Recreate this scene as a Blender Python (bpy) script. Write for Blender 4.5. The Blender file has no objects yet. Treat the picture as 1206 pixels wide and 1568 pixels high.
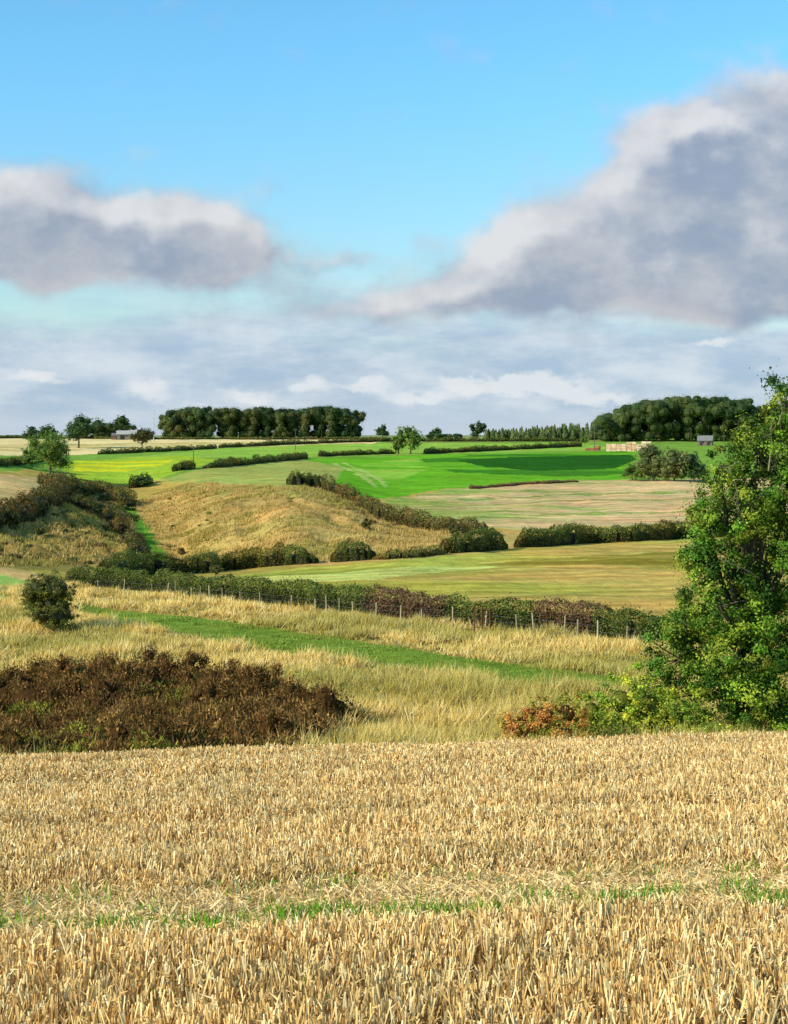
import bpy, math, numpy as np
rng=np.random.default_rng(11)
F=2418.0; CX=603.0; HY=668.0     # image pixels: focal length, centre column, horizon row; layout is given in these
scene=bpy.context.scene
scene.view_settings.view_transform='Standard'
scene.view_settings.look='None'
scene.view_settings.exposure=0

# ------------------------------------------------------------------ helpers
def S(r,g,b,k=0.8):
    def l(c):
        c/=255.0
        return (c/12.92 if c<0.04045 else ((c+0.055)/1.055)**2.4)*k
    return np.array([l(r),l(g),l(b)])
def hsh(ix,iy,s):
    n=(ix.astype(np.int64)*374761393+iy.astype(np.int64)*668265263+s*144269)&0xffffffff
    n=((n^(n>>13))*1274126177)&0xffffffff
    return ((n^(n>>16))&0xffff)/65535.0
def vn(x,y,s):
    ix=np.floor(x);iy=np.floor(y);fx=x-ix;fy=y-iy
    fx=fx*fx*(3-2*fx);fy=fy*fy*(3-2*fy)
    a=hsh(ix,iy,s);b=hsh(ix+1,iy,s);c=hsh(ix,iy+1,s);d=hsh(ix+1,iy+1,s)
    return (a*(1-fx)+b*fx)*(1-fy)+(c*(1-fx)+d*fx)*fy
def fbm(x,y,scale,o=3,s=0):
    x=np.asarray(x,float);y=np.asarray(y,float)
    r=0;a=.5;t=0
    for i in range(o):
        r=r+a*vn(x/scale*2**i,y/scale*2**i,s+i*17);t+=a;a*=.5
    return r/t
def ss(t):
    t=np.clip(t,0,1);return t*t*(3-2*t)
# ------------------------------------------------------------------ terrain height
Ds=np.array([34,45,60,75,90,105,120,150,190,230,270,310,360,450,600,800,1000,1300,2500,9000.])
cols_px=np.array([-300,0,100,200,245,330,450,600,800,1000,1206,1500.])
near=[1205,1150,1085,1035,990,958,930]
far=[690,674,668,666.5,666.5]
T=np.array([
 near+[875,822,775,742,724,712,700,690]+[682,672,668,666.5,666.5],
 near+[882,835,788,753,735,722,708,695]+[684,672,668,666.5,666.5],
 near+[888,855,808,770,752,742,728,706]+far,
 near+[890,870,846,822,796,768,735,708]+far,
 near+[893,875,863,836,796,760,728,706]+far,
 near+[893,874,850,798,757,738,722,705]+far,
 near+[892,862,808,760,745,735,724,706]+far,
 near+[890,850,822,798,783,767,742,712]+far,
 near+[890,850,825,803,785,768,742,712]+far,
 near+[890,850,825,803,785,768,742,712]+far,
 near+[890,850,825,803,785,768,742,712]+far,
 near+[890,850,825,803,785,768,742,712]+far])
gp=np.arange(-300,1501,10.0); gl=np.linspace(math.log(34),math.log(9000),420)
tmp=np.array([np.interp(gl,np.log(Ds),r) for r in T])
G=np.array([np.interp(gp,cols_px,tmp[:,j]) for j in range(len(gl))]).T
def smooth(A,ax,n,k):
    for _ in range(n):
        P=np.concatenate([np.repeat(np.take(A,[0],ax),k,ax),A,np.repeat(np.take(A,[-1],ax),k,ax)],ax)
        A=sum(np.take(P,np.arange(i,i+A.shape[ax]),ax) for i in range(2*k+1))/(2*k+1)
    return A
G=smooth(G,0,2,2); G=smooth(G,1,2,3)
def Hh(x,y):
    x=np.asarray(x,float);y=np.asarray(y,float)
    ys=np.maximum(y,34.01)
    p=np.clip((CX+F*x/ys+300)/10,0,len(gp)-1.001)
    l=np.clip((np.log(ys)-gl[0])/(gl[1]-gl[0]),0,len(gl)-1.001)
    i=p.astype(int);j=l.astype(int);fp=p-i;fl=l-j
    v=(G[i,j]*(1-fp)+G[i+1,j]*fp)*(1-fl)+(G[i,j+1]*(1-fp)+G[i+1,j+1]*fp)*fl
    zv=-(v-HY)/F*ys
    pb=CX+F*x/ys
    zv=zv+0.6*(fbm(x,y,7,3,3)-.5)+ss((y-150)/80)*(1-ss((y-380)/200))*1.9*(fbm(x,y,20,3,9)-.5)
    sl=ss((y-165)/20)*(1-ss((y-235-.15*pb)/25))*ss((250-pb)/60)
    zv=zv+sl*1.5*(np.abs(fbm(x*0.75+y*0.3,y*0.2-x*0.1,2.4,2,31)-.5)*2)
    # gullies running down the central bank
    sc=ss((y-205)/15)*(1-ss((y-275)/25))*ss((pb-240)/50)*ss((560-pb)/60)
    zv=zv-sc*1.1*ss((fbm(x+y*.2,y*.25,9,2,131)-.5)/.2)
    xc=np.clip(x,-40,40)
    zf=-1.3-np.where(y>0,.155*y,.02*y)+.028*xc+.12*(fbm(x*.4,y,2.2,2,5)-.5)
    t=ss((y-29.6-0.5*(fbm(x,y,3,2,8)-.5))/4.2)
    return zf*(1-t)+zv*t
Dr=np.exp(np.linspace(math.log(36),math.log(1500),2600))
def pixel_to_ground(px,v):
    """where the camera ray through image pixel (px, v) meets the ground"""
    x=(px-CX)/F*Dr; z=Hh(x,Dr); vv=HY-z/Dr*F
    k=np.argmax(vv<=v)
    if vv[k]>v: k=np.argmin(vv)
    return float(x[k]),float(Dr[k])
def plan(poly,n=4):
    out=[]
    for i in range(len(poly)):
        a=poly[i];b=poly[(i+1)%len(poly)]
        for t in range(n):
            out.append(pixel_to_ground(a[0]+(b[0]-a[0])*t/n,a[1]+(b[1]-a[1])*t/n))
    return np.array(out)
def line(pts,n=6):
    out=[]
    for i in range(len(pts)-1):
        a=pts[i];b=pts[i+1]
        for t in range(n): out.append(pixel_to_ground(a[0]+(b[0]-a[0])*t/n,a[1]+(b[1]-a[1])*t/n))
    out.append(pixel_to_ground(*pts[-1]));return np.array(out)
def inside(x,y,P):
    r=np.zeros(x.shape,bool)
    m=(x>=P[:,0].min())&(x<=P[:,0].max())&(y>=P[:,1].min())&(y<=P[:,1].max())
    idx=np.nonzero(m)
    xs=x[idx];ys=y[idx];c=np.zeros(xs.shape,bool)
    for i in range(len(P)):
        x1,y1=P[i];x2,y2=P[i-1]
        if y1==y2: continue
        cond=((y1>ys)!=(y2>ys))&(xs<(x2-x1)*(ys-y1)/(y2-y1)+x1)
        c^=cond
    r[idx]=c;return r
# ------------------------------------------------------------------ mesh helpers
def mk(name,parts,mats,parent=None,smooth_=False,extra=None):
    V=[];L=[];Sz=[];C=[];MI=[];off=0
    for k,p in enumerate(parts):
        v,f,c=p[:3]; v=np.asarray(v,float);f=np.asarray(f,int)
        c=np.asarray(c,float)
        if c.ndim==1: c=np.repeat(c[None],len(v),0)
        V.append(v);L.append((f+off).ravel());Sz.append(np.full(len(f),f.shape[1]));C.append(c)
        MI.append(np.full(len(f),p[3] if len(p)>3 else 0));off+=len(v)
    V=np.concatenate(V);L=np.concatenate(L);Sz=np.concatenate(Sz);C=np.concatenate(C);MI=np.concatenate(MI)
    me=bpy.data.meshes.new(name)
    me.vertices.add(len(V));me.vertices.foreach_set('co',V.astype(np.float32).ravel())
    me.loops.add(len(L));me.loops.foreach_set('vertex_index',L.astype(np.int32))
    me.polygons.add(len(Sz));st=np.concatenate([[0],np.cumsum(Sz)[:-1]])
    me.polygons.foreach_set('loop_start',st.astype(np.int32))
    me.update(calc_edges=True)
    if not isinstance(mats,(list,tuple)): mats=[mats]
    for m in mats: me.materials.append(m)
    me.polygons.foreach_set('material_index',MI.astype(np.int32))
    me.polygons.foreach_set('use_smooth',np.full(len(Sz),smooth_))
    a=me.attributes.new('Col','FLOAT_COLOR','POINT')
    a.data.foreach_set('color',np.concatenate([C,np.ones((len(C),1))],1).astype(np.float32).ravel())
    if extra is not None:
        b=me.attributes.new('rows','FLOAT','POINT');b.data.foreach_set('value',extra.astype(np.float32))
    ob=bpy.data.objects.new(name,me);bpy.context.collection.objects.link(ob)
    if parent: ob.parent=parent
    return ob
def empty(name):
    e=bpy.data.objects.new(name,None);bpy.context.collection.objects.link(e);return e
def nrm(a): return a/np.maximum(np.linalg.norm(a,axis=-1,keepdims=True),1e-9)
def rdir(n): return nrm(rng.normal(size=(n,3)))
def leafquads(c,n,size,col,aspect=.6):
    t=nrm(np.cross(n,rdir(len(c))));b=np.cross(n,t)
    s=np.asarray(size).reshape(-1,1)
    a=t*s*.5;b=b*s*.5*aspect
    V=np.stack([c-a,c-b,c+a,c+b],1).reshape(-1,3)
    Fc=np.arange(len(V)).reshape(-1,4)
    return V,Fc,np.repeat(col,4,0)
def blades(base,d,length,width,col,tipcol=None,side=None):
    d=nrm(d)
    if side is None: side=nrm(np.cross(d,rdir(len(d))))
    L=np.asarray(length).reshape(-1,1);w=np.asarray(width).reshape(-1,1)
    V=np.stack([base-side*w*.5,base+side*w*.5,base+d*L],1).reshape(-1,3)
    tc=col if tipcol is None else tipcol
    C=np.stack([col,col,tc],1).reshape(-1,3)
    return V,np.arange(len(V)).reshape(-1,3),C
def tube(pts,rad,col,ns=7):
    pts=np.asarray(pts,float);V=[]
    for i,p in enumerate(pts):
        d=pts[min(i+1,len(pts)-1)]-pts[max(i-1,0)];d/=np.linalg.norm(d)+1e-9
        u=np.cross(d,[0.3,1,0.1]);u/=np.linalg.norm(u)+1e-9;w=np.cross(d,u)
        for k in range(ns):
            a=2*math.pi*k/ns
            V.append(p+(u*math.cos(a)+w*math.sin(a))*rad[i])
    Fc=[]
    for i in range(len(pts)-1):
        for k in range(ns):
            Fc.append([i*ns+k,i*ns+(k+1)%ns,(i+1)*ns+(k+1)%ns,(i+1)*ns+k])
    return np.array(V),np.array(Fc),np.asarray(col,float)
def box(cx,cy,cz,sx,sy,sz,col,rot=0,jit=0):
    v=np.array([[x,y,z] for z in(-.5,.5) for y in(-.5,.5) for x in(-.5,.5)])*[sx,sy,sz]
    if jit: v=v+rng.normal(0,jit,v.shape)
    c,s=math.cos(rot),math.sin(rot)
    v=np.stack([v[:,0]*c-v[:,1]*s+cx,v[:,0]*s+v[:,1]*c+cy,v[:,2]+cz],1)
    f=np.array([[0,2,3,1],[4,5,7,6],[0,1,5,4],[2,6,7,3],[0,4,6,2],[1,3,7,5]])
    return v,f,np.asarray(col,float)
def dome(c,r,col,nu=12,nv=8):
    V=[]
    for j in range(nv+1):
        th=math.pi*j/nv
        for i in range(nu):
            ph=2*math.pi*i/nu
            V.append([c[0]+r[0]*math.sin(th)*math.cos(ph),c[1]+r[1]*math.sin(th)*math.sin(ph),c[2]+r[2]*math.cos(th)])
    Fc=[[j*nu+i,j*nu+(i+1)%nu,(j+1)*nu+(i+1)%nu,(j+1)*nu+i] for j in range(nv) for i in range(nu)]
    return np.array(V),np.array(Fc),np.asarray(col,float)
# ------------------------------------------------------------------ materials
def nt(m):
    m.use_nodes=True;t=m.node_tree;t.nodes.clear();return t
def attr_mat(name,transl=0.0,nscale=None,namp=.3,spec=.15,rough=.7,plain=False):
    m=bpy.data.materials.new(name);t=nt(m);N=t.nodes;Lk=t.links
    o=N.new('ShaderNodeOutputMaterial');a=N.new('ShaderNodeAttribute');a.attribute_name='Col'
    col=a.outputs['Color']
    if nscale:
        tc=N.new('ShaderNodeTexCoord');no=N.new('ShaderNodeTexNoise');no.inputs['Scale'].default_value=nscale;no.inputs['Detail'].default_value=5
        Lk.new(tc.outputs['Object'],no.inputs['Vector'])
        mr=N.new('ShaderNodeMapRange');mr.inputs['From Min'].default_value=.3;mr.inputs['From Max'].default_value=.7
        mr.inputs['To Min'].default_value=1-namp;mr.inputs['To Max'].default_value=1+namp
        Lk.new(no.outputs['Fac'],mr.inputs['Value'])
        vm=N.new('ShaderNodeVectorMath');vm.operation='SCALE';Lk.new(col,vm.inputs[0]);Lk.new(mr.outputs[0],vm.inputs['Scale']);col=vm.outputs[0]
    if plain:
        p=N.new('ShaderNodeBsdfDiffuse');Lk.new(col,p.inputs['Color']);out=p.outputs[0]
    else:
        p=N.new('ShaderNodeBsdfPrincipled');p.inputs['Roughness'].default_value=rough;p.inputs['Specular IOR Level'].default_value=spec
        Lk.new(col,p.inputs['Base Color']);out=p.outputs[0]
    if transl>0:
        tr=N.new('ShaderNodeBsdfTranslucent');Lk.new(col,tr.inputs['Color'])
        mx=N.new('ShaderNodeMixShader');mx.inputs[0].default_value=transl
        Lk.new(out,mx.inputs[1]);Lk.new(tr.outputs[0],mx.inputs[2]);out=mx.outputs[0]
    Lk.new(out,o.inputs['Surface']);return m
M_leaf=attr_mat('leaf_foliage',.22,spec=.2,rough=.55)
M_grass=attr_mat('grass_blades',.2,plain=True)
M_straw=attr_mat('straw',.12,plain=True)
M_bark=attr_mat('bark',0,3.0,.4)
M_wood=attr_mat('weathered_wood',0,9.0,.3)
M_build=attr_mat('painted_sheet_and_stone',0,1.2,.15)
M_bale=attr_mat('straw_bales',0,2.5,.3)
M_metal=attr_mat('rusty_iron',0,14,.4)

def ground_mat():
    m=bpy.data.materials.new('farmland_ground');t=nt(m);N=t.nodes;Lk=t.links
    o=N.new('ShaderNodeOutputMaterial');a=N.new('ShaderNodeAttribute');a.attribute_name='Col'
    tc=N.new('ShaderNodeTexCoord');ob=tc.outputs['Object']
    def noise(sc,det,src=ob,rough=.6):
        n=N.new('ShaderNodeTexNoise');n.inputs['Scale'].default_value=sc;n.inputs['Detail'].default_value=det;n.inputs['Roughness'].default_value=rough
        Lk.new(src,n.inputs['Vector']);return n.outputs['Fac']
    def mr(s,a0,a1,b0,b1):
        n=N.new('ShaderNodeMapRange');n.inputs['From Min'].default_value=a0;n.inputs['From Max'].default_value=a1
        n.inputs['To Min'].default_value=b0;n.inputs['To Max'].default_value=b1;Lk.new(s,n.inputs['Value']);return n.outputs[0]
    def mul(a_,b_):
        n=N.new('ShaderNodeMath');n.operation='MULTIPLY';Lk.new(a_,n.inputs[0]);Lk.new(b_,n.inputs[1]);return n.outputs[0]
    n1=noise(.035,8);n2=noise(.5,7,rough=.7);n3=noise(5,5)
    f=mul(mul(mr(n1,.3,.7,.84,1.2),mr(n2,.3,.7,.76,1.28)),mr(n3,.3,.7,.88,1.16))
    mp=N.new('ShaderNodeMapping');mp.inputs['Rotation'].default_value=(0,0,math.radians(-12));Lk.new(ob,mp.inputs['Vector'])
    w=N.new('ShaderNodeTexWave');w.bands_direction='Y';w.inputs['Scale'].default_value=.06;w.inputs['Distortion'].default_value=2.2;w.inputs['Detail'].default_value=3;w.inputs['Detail Scale'].default_value=.3
    Lk.new(mp.outputs[0],w.inputs['Vector'])
    mp2=N.new('ShaderNodeMapping');mp2.inputs['Rotation'].default_value=(0,0,math.radians(-12));mp2.inputs['Scale'].default_value=(.02,.3,1);Lk.new(ob,mp2.inputs['Vector'])
    n4=noise(1,6,mp2.outputs[0],.7)
    ra=N.new('ShaderNodeAttribute');ra.attribute_name='rows'
    rowv=mul(mr(w.outputs['Fac'],0,1,.88,1.14),mr(n4,.3,.7,.74,1.30))
    mixf=N.new('ShaderNodeMix');mixf.data_type='FLOAT';Lk.new(ra.outputs['Fac'],mixf.inputs[0]);mixf.inputs[2].default_value=1;Lk.new(rowv,mixf.inputs[3])
    f=mul(f,mixf.outputs[0])
    mx=N.new('ShaderNodeMix');mx.data_type='RGBA';Lk.new(mr(noise(.08,7),.35,.65,0,1),mx.inputs[0])
    mx.inputs[6].default_value=(1.18,1.0,.9,1);mx.inputs[7].default_value=(.88,1.02,.88,1)
    v1=N.new('ShaderNodeVectorMath');v1.operation='MULTIPLY';Lk.new(a.outputs['Color'],v1.inputs[0]);Lk.new(mx.outputs[2],v1.inputs[1])
    v2=N.new('ShaderNodeVectorMath');v2.operation='SCALE';Lk.new(v1.outputs[0],v2.inputs[0]);Lk.new(f,v2.inputs['Scale'])
    p=N.new('ShaderNodeBsdfDiffuse')
    Lk.new(v2.outputs[0],p.inputs['Color'])
    bp=N.new('ShaderNodeBump');bp.inputs['Strength'].default_value=.7;bp.inputs['Distance'].default_value=.5;Lk.new(n2,bp.inputs['Height']);Lk.new(bp.outputs[0],p.inputs['Normal'])
    Lk.new(p.outputs[0],o.inputs['Surface']);return m
# ------------------------------------------------------------------ ground sheet
ys=np.concatenate([np.linspace(-30,4,18),np.linspace(4.3,36,180),np.exp(np.linspace(math.log(36.2),math.log(1400),640)),np.exp(np.linspace(math.log(1450),math.log(8500),26))])
us=np.concatenate([np.linspace(-1.6,-.34,40),np.linspace(-.337,.337,960),np.linspace(.34,1.6,40)])
Y,U=np.meshgrid(ys,us,indexing='ij')
W=np.where(Y>0,np.sqrt(Y**2+900),30.0);X=U*W
Z=Hh(X,Y)
wx=X+ (fbm(X,Y,3,2,41)-.5)*np.clip(Y/120,0.3,2.5); wy=Y+(fbm(X,Y,4,2,47)-.5)*np.clip(Y/60,0.3,6)
C=np.zeros(X.shape+(3,));R=np.zeros(X.shape)
C[:]=S(200,172,92)
nz=fbm(X,Y,18,4,61)[...,None]
C[:]=C*(1-.5*ss((nz-.45)/.2))+S(168,158,70)*.5*ss((nz-.45)/.2)
track=plan([(115,926),(190,936),(300,946),(420,962),(560,984),(700,1006),(850,1026),(975,1040),(985,1062),(870,1054),(760,1044),(640,1030),(520,1014),(400,1000),(300,978),(200,956),(120,943)])
def field(poly,c,rows=0,c2=None,ax=None,n=4,soft=0):
    P=plan(poly,n);m=inside(wx,wy,P)
    if c2 is not None:
        px=CX+F*X[m]/np.maximum(Y[m],1)
        t=ss((px-ax[0])/(ax[1]-ax[0])+(fbm(X[m]*.35,Y[m],14,4,5)-.5)*2.2)[:,None]
        c=c*(1-t)+c2*t
    if soft:
        t=ss((fbm(X[m]*.12,Y[m],soft,4,23)-.38)/.22)[:,None]
        c=C[m]*(1-t)+c*t
    C[m]=c
    R[m]=rows
m=Y>430;C[m]=S(134,170,70)
m=Y>1150;C[m]=S(150,160,110)
field([(-250,640+30),(250,671),(420,672),(600,673),(560,681),(330,686),(100,697),(-250,700)],S(236,208,150,.9),.4)
field([(-250,680),(100,680),(330,677),(560,676),(560,681),(330,686),(100,690),(-250,694)],S(196,176,104),.6,soft=8)
field([(560,671),(920,671),(930,676),(600,679)],S(140,152,78))
field([(330,688),(480,681),(620,678),(900,679),(960,688),(880,690),(640,696),(460,700),(330,700),(180,702)],S(152,186,76,.85),.6)
field([(90,708),(280,697),(330,704),(300,716),(235,736),(200,742),(110,738)],S(164,190,60,.85),.5)
field([(112,706),(200,699),(272,702),(240,714),(190,722),(112,722)],S(220,212,48,.85),.5,soft=20)
field([(240,738),(310,716),(460,704),(520,712),(545,735),(500,748),(440,744),(290,742)],S(170,172,90,.85),.7)
field([(500,748),(530,716),(460,704),(640,697),(890,692),(975,690),(960,735),(880,734),(700,746),(590,764),(560,760)],S(112,174,44,.85),.8)
field([(620,706),(720,697),(960,691),(975,698),(960,726),(880,730),(700,724)],S(72,132,42),.8,soft=26)  # cloud shadow painted into the far green field, streaky soft edge
field([(700,705),(780,700),(965,696),(975,704),(940,718),(820,721),(740,714)],S(46,98,34),.8)  # darker core of the painted cloud shadow
field([(530,716),(600,704),(640,702),(660,716),(600,740),(560,738)],S(148,188,70,.85),.6,soft=26)
for dx in(0,16):
    field([(505+dx,708),(509+dx,708),(545+dx,722),(568+dx,734),(576+dx,746),(571+dx,746),(562+dx,736),(540+dx,724)],S(184,200,108))
field([(590,766),(700,748),(880,736),(1100,733),(1206,733),(1206,800),(1060,800),(800,812),(700,808),(620,798)],S(156,170,86,.85),1.0,S(216,180,130,.88),(600,900))
for q in range(5):
    y0=752+q*10
    field([(640+q*4,y0+6),(880,y0-6),(1090,y0-10),(1090,y0-8),(880,y0-4),(640+q*4,y0+8)],S(150,162,84),1.0,soft=10)
field([(200,768),(290,738),(440,744),(500,748),(560,770),(600,800),(690,812),(800,814),(800,842),(680,850),(480,866),(262,866),(238,830),(212,800)],S(208,172,102))
field([(250,745),(440,744),(500,748),(520,765),(400,758),(300,762)],S(184,174,92),0,soft=14)
field([(-250,800),(0,790),(60,770),(100,748),(170,752),(200,790),(225,830),(240,866),(120,875),(-250,870)],S(164,142,76))
field([(-250,728),(0,726),(60,731),(95,744),(60,764),(0,786),(-250,800)],S(228,190,128,.75),.6)
field([(-250,706),(0,709),(40,715),(30,722),(-250,722)],S(140,172,70))
field([(230,866),(222,842),(205,806),(188,778),(200,770),(222,800),(240,830),(262,862)],S(120,164,54),.4)
field([(110,740),(200,744),(180,752),(120,750)],S(126,134,54))
field([(-250,866),(0,868),(60,878),(75,890),(20,886),(-250,872)],S(215,180,115))
field([(-250,878),(0,880),(60,894),(40,908),(0,918),(-250,925)],S(160,194,96))
field([(330,886),(480,868),(700,850),(800,838),(1060,822),(1206,818),(1206,960),(990,958),(800,940),(640,922),(470,908)],S(182,178,78,.85),1.0,S(204,170,92,.85),(460,1100))
field([(560,876),(760,862),(1060,842),(1206,838),(1206,872),(1000,880),(760,896),(600,892)],S(146,134,54),1.0,soft=10)
field([(330,886),(480,880),(700,864),(900,850),(900,858),(700,874),(500,892)],S(208,204,112,.9),1.0,soft=8)
m=inside(wx,wy,track);C[m]=S(130,152,58);R[m]=.4
m=(Y<31);n_=fbm(X,Y,.5,3,77)[...,None]
C[m]=(S(142,106,62)*(1-n_)+S(204,162,102)*n_)[m]
m=(Y>=31)&(Y<36);C[m]=S(170,150,70)
ni=len(ys);nj=len(us)
idx=np.arange(ni*nj).reshape(ni,nj)
Fq=np.stack([idx[:-1,:-1],idx[:-1,1:],idx[1:,1:],idx[1:,:-1]],-1).reshape(-1,4)
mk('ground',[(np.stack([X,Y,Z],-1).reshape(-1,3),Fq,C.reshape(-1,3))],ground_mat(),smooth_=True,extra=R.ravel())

def varc(cols,n,amp=.25):
    cols=np.array(cols);k=rng.integers(0,len(cols),n)
    return cols[k]*(1+rng.uniform(-amp,amp,(n,1)))
# ------------------------------------------------------------------ stubble
def stubble():
    n1=175000;y1=4.6+8.9*rng.random(n1);x1=(rng.random(n1)*2-1)*5.2
    n2=290000;y2=13.5+17.8*rng.random(n2);x2=(rng.random(n2)*2-1)*10.2
    k=rng.random(n2)<np.clip(1.25-y2/50,.6,1);x2=x2[k];y2=y2[k]
    x=np.concatenate([x1,x2]);y=np.concatenate([y1,y2])
    m=np.abs(x)<.27*y+1.0;x=x[m];y=y[m]
    ang=math.radians(9)
    r=x*math.cos(ang)-y*math.sin(ang);a=x*math.sin(ang)+y*math.cos(ang)
    r=np.round(r/.13)*.13+rng.normal(0,.026,len(r))+.03*np.sin(a*1.1)
    x=r*math.cos(ang)+a*math.sin(ang);y=-r*math.sin(ang)+a*math.cos(ang)
    track1=9.1+.04*x+.25*np.sin(x*1.3)
    low=np.exp(-((y-track1)/1.15)**4)
    low2=np.exp(-((y-(21.5+.05*x))/.7)**2)+np.exp(-((y-(14.6+.03*x+.2*np.sin(x)))/.3)**2)*.8+np.exp(-((y-(26.5+.03*x))/.7)**2)*.9+np.exp(-((y-(12.3+.05*x))/.12)**2)*.6
    low=np.clip(low+low2,0,1)
    clump=fbm(x,y,.35,2,55)
    k=(rng.random(len(x))>low*.45)&(rng.random(len(x))<.35+1.4*np.clip(clump-.15,0,1))
    x=x[k];y=y[k];low=low[k];n=len(x)
    h=(.128+.028*rng.normal(size=n))*(1-.6*low)*(.65+.7*fbm(x,y,.9,3,3))
    h=np.clip(h,.03,.22)
    tilt=rng.normal(0,.19,(n,2))*(1+2.2*low[:,None])
    w=rng.uniform(.0022,.0042,n)*(.75+y/16)
    base=np.stack([x,y,Hh(x,y)-.01],1)
    top=base+np.stack([tilt[:,0]*h,tilt[:,1]*h,h],1)
    a0=rng.random(n)*6.28
    rings=[]
    for P,sc in((base,.9),(top,1.0)):
        for q in range(3):
            an=a0+q*2.094
            rings.append(P+np.stack([np.cos(an)*w*sc,np.sin(an)*w*sc,np.zeros(n)],1))
    V=np.stack(rings,1).reshape(-1,3)
    b=np.arange(n)[:,None]*6
    f=np.concatenate([b+np.array([[0,1,4,3]]),b+np.array([[1,2,5,4]]),b+np.array([[2,0,3,5]])],0)
    tone=varc([S(250,220,152,1),S(238,202,130,1),S(255,234,176,1),S(216,174,106,1),S(244,208,138,1),S(194,150,88,1)],n,.18)
    tone*= (.84+.4*fbm(x,y,.8,2,19))[:,None]
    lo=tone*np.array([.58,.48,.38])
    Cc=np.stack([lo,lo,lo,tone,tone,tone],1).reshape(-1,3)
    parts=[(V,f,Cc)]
    k=rng.random(n)<.6;nk=k.sum()
    bs=base[k]+(top-base)[k]*rng.uniform(.4,1,(nk,1))
    d=rdir(nk);d[:,2]=np.abs(d[:,2])*.8+.15
    parts.append(blades(bs,d,rng.uniform(.025,.075,nk),.007*(.8+bs[:,1]/17),tone[k]*.95))
    n3=60000
    y=4.6+27*rng.random(n3)**1.15;x=(rng.random(n3)*2-1)*(.27*y+1.0)
    nb=28000;xb=(rng.random(nb)*2-1)*4;yb=9.1+.04*xb+.25*np.sin(xb*1.3)+rng.normal(0,.75,nb)
    x=np.concatenate([x,xb]);y=np.concatenate([y,yb]);n3=len(x)
    d=rdir(n3);d[:,2]=d[:,2]*.25+.05
    P=np.stack([x,y,Hh(x,y)+.012+rng.random(n3)*.035],1)
    parts.append(blades(P,d,rng.uniform(.05,.15,n3),.008*(1+y/18),varc([S(240,206,140,1),S(212,172,108,1),S(250,222,162,1)],n3)))
    mk('wheat_stubble',parts,M_straw)
    cl=[]
    for i in range(38):
        xx=rng.uniform(-3.4,3.6);yy=8.6+.12*xx+.2*math.sin(xx*1.7)+rng.normal(0,.3)
        for q in range(rng.integers(2,6)): cl.append((xx+rng.normal(0,.16),yy+rng.normal(0,.2),rng.integers(15,80)))
    for i in range(70):
        yy=rng.uniform(5.5,13);xx=rng.uniform(-.25,.25)*yy;cl.append((xx,yy,9))
    for i in range(45):
        xx=rng.uniform(-3,3);cl.append((xx,9.9+.1*xx+rng.normal(0,.2),14))
    B=[]
    for (a_,b_,c_) in cl: B.append(np.stack([a_+rng.normal(0,.08,c_),b_+rng.normal(0,.06,c_)],1))
    B=np.concatenate(B);n4=len(B)
    P=np.stack([B[:,0],B[:,1],Hh(B[:,0],B[:,1])],1)
    d=rdir(n4)*.6;d[:,2]=1
    mk('green_sprouts',[blades(P,d,rng.uniform(.05,.16,n4),.012,varc([S(104,160,30,.9),S(78,138,24,.9),S(136,180,50,.9)],n4))],M_grass)
stubble()
# ------------------------------------------------------------------ gorse / dry bracken thicket
gorseP=plan([(-120,1080),(0,1074),(120,1068),(250,1056),(330,1064),(400,1080),(490,1098),(505,1112),(480,1130),(430,1150),(330,1190),(-120,1190)])
def scatter(P,n):
    lo=P.min(0);hi=P.max(0);out=np.zeros((0,2))
    while len(out)<n:
        q=rng.uniform(lo,hi,(n*3,2));out=np.concatenate([out,q[inside(q[:,0],q[:,1],P)]])
    return out[:n]
def thicket(name,P,nb,hr,rr,per,cols,green,greenc,bl=(.08,.22)):
    q=scatter(P,nb);parts=[]
    for (x,y) in q:
        pb=CX+F*x/y
        env=np.interp(pb,[-100,10,60,130,190,265,320,370,430,480,525],[.95,1.0,1.1,.95,1.1,1.32,1.16,.98,1.05,.9,.55])
        front=ss((58-y)/10)
        h=rng.uniform(*hr)*(.65+.7*float(fbm(x,y,3.0,2,90)))*env*(1-.35*front);r=rng.uniform(*rr)
        g=green+.3*front*(pb<280)
        isg=rng.random()<g
        if isg: h*=.7
        hue=rng.uniform(0,1);bc=np.array([1,.97,.9])*(.8+.55*hue)
        nl=9
        for l in range(nl):
            a=rng.random()*6.28;ro=r*math.sqrt(rng.random());cx=x+ro*math.cos(a);cy=y+ro*math.sin(a)
            lr=r*rng.uniform(.28,.5);lh=min(h*.55,lr*1.25)
            zb=float(Hh(cx,cy))+max(0,h*rng.uniform(.45,1.0)*(1-.6*(ro/r)**2)-lh*.8)
            k=per//nl
            d=rdir(k);d[:,2]=np.where(d[:,2]<-.4,-d[:,2],d[:,2])
            pos=np.array([cx,cy,zb])+d*np.array([lr,lr,lh])*rng.uniform(.6,1.12,k)[:,None]
            c=varc(greenc if isg else cols,k,.4)*(.75+.5*rng.random())*bc
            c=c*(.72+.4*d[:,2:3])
            kb=k//2
            dd=d*.9+rdir(k)*.7+np.array([0,0,.55])
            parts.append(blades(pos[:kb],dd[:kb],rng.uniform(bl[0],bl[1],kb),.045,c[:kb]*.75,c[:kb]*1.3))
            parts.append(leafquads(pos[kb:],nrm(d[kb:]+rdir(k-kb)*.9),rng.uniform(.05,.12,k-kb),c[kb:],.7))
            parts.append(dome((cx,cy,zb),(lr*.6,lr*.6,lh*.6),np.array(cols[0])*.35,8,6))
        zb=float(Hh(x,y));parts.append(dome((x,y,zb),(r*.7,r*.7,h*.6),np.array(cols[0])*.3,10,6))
    return mk(name,parts,M_grass)
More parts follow.
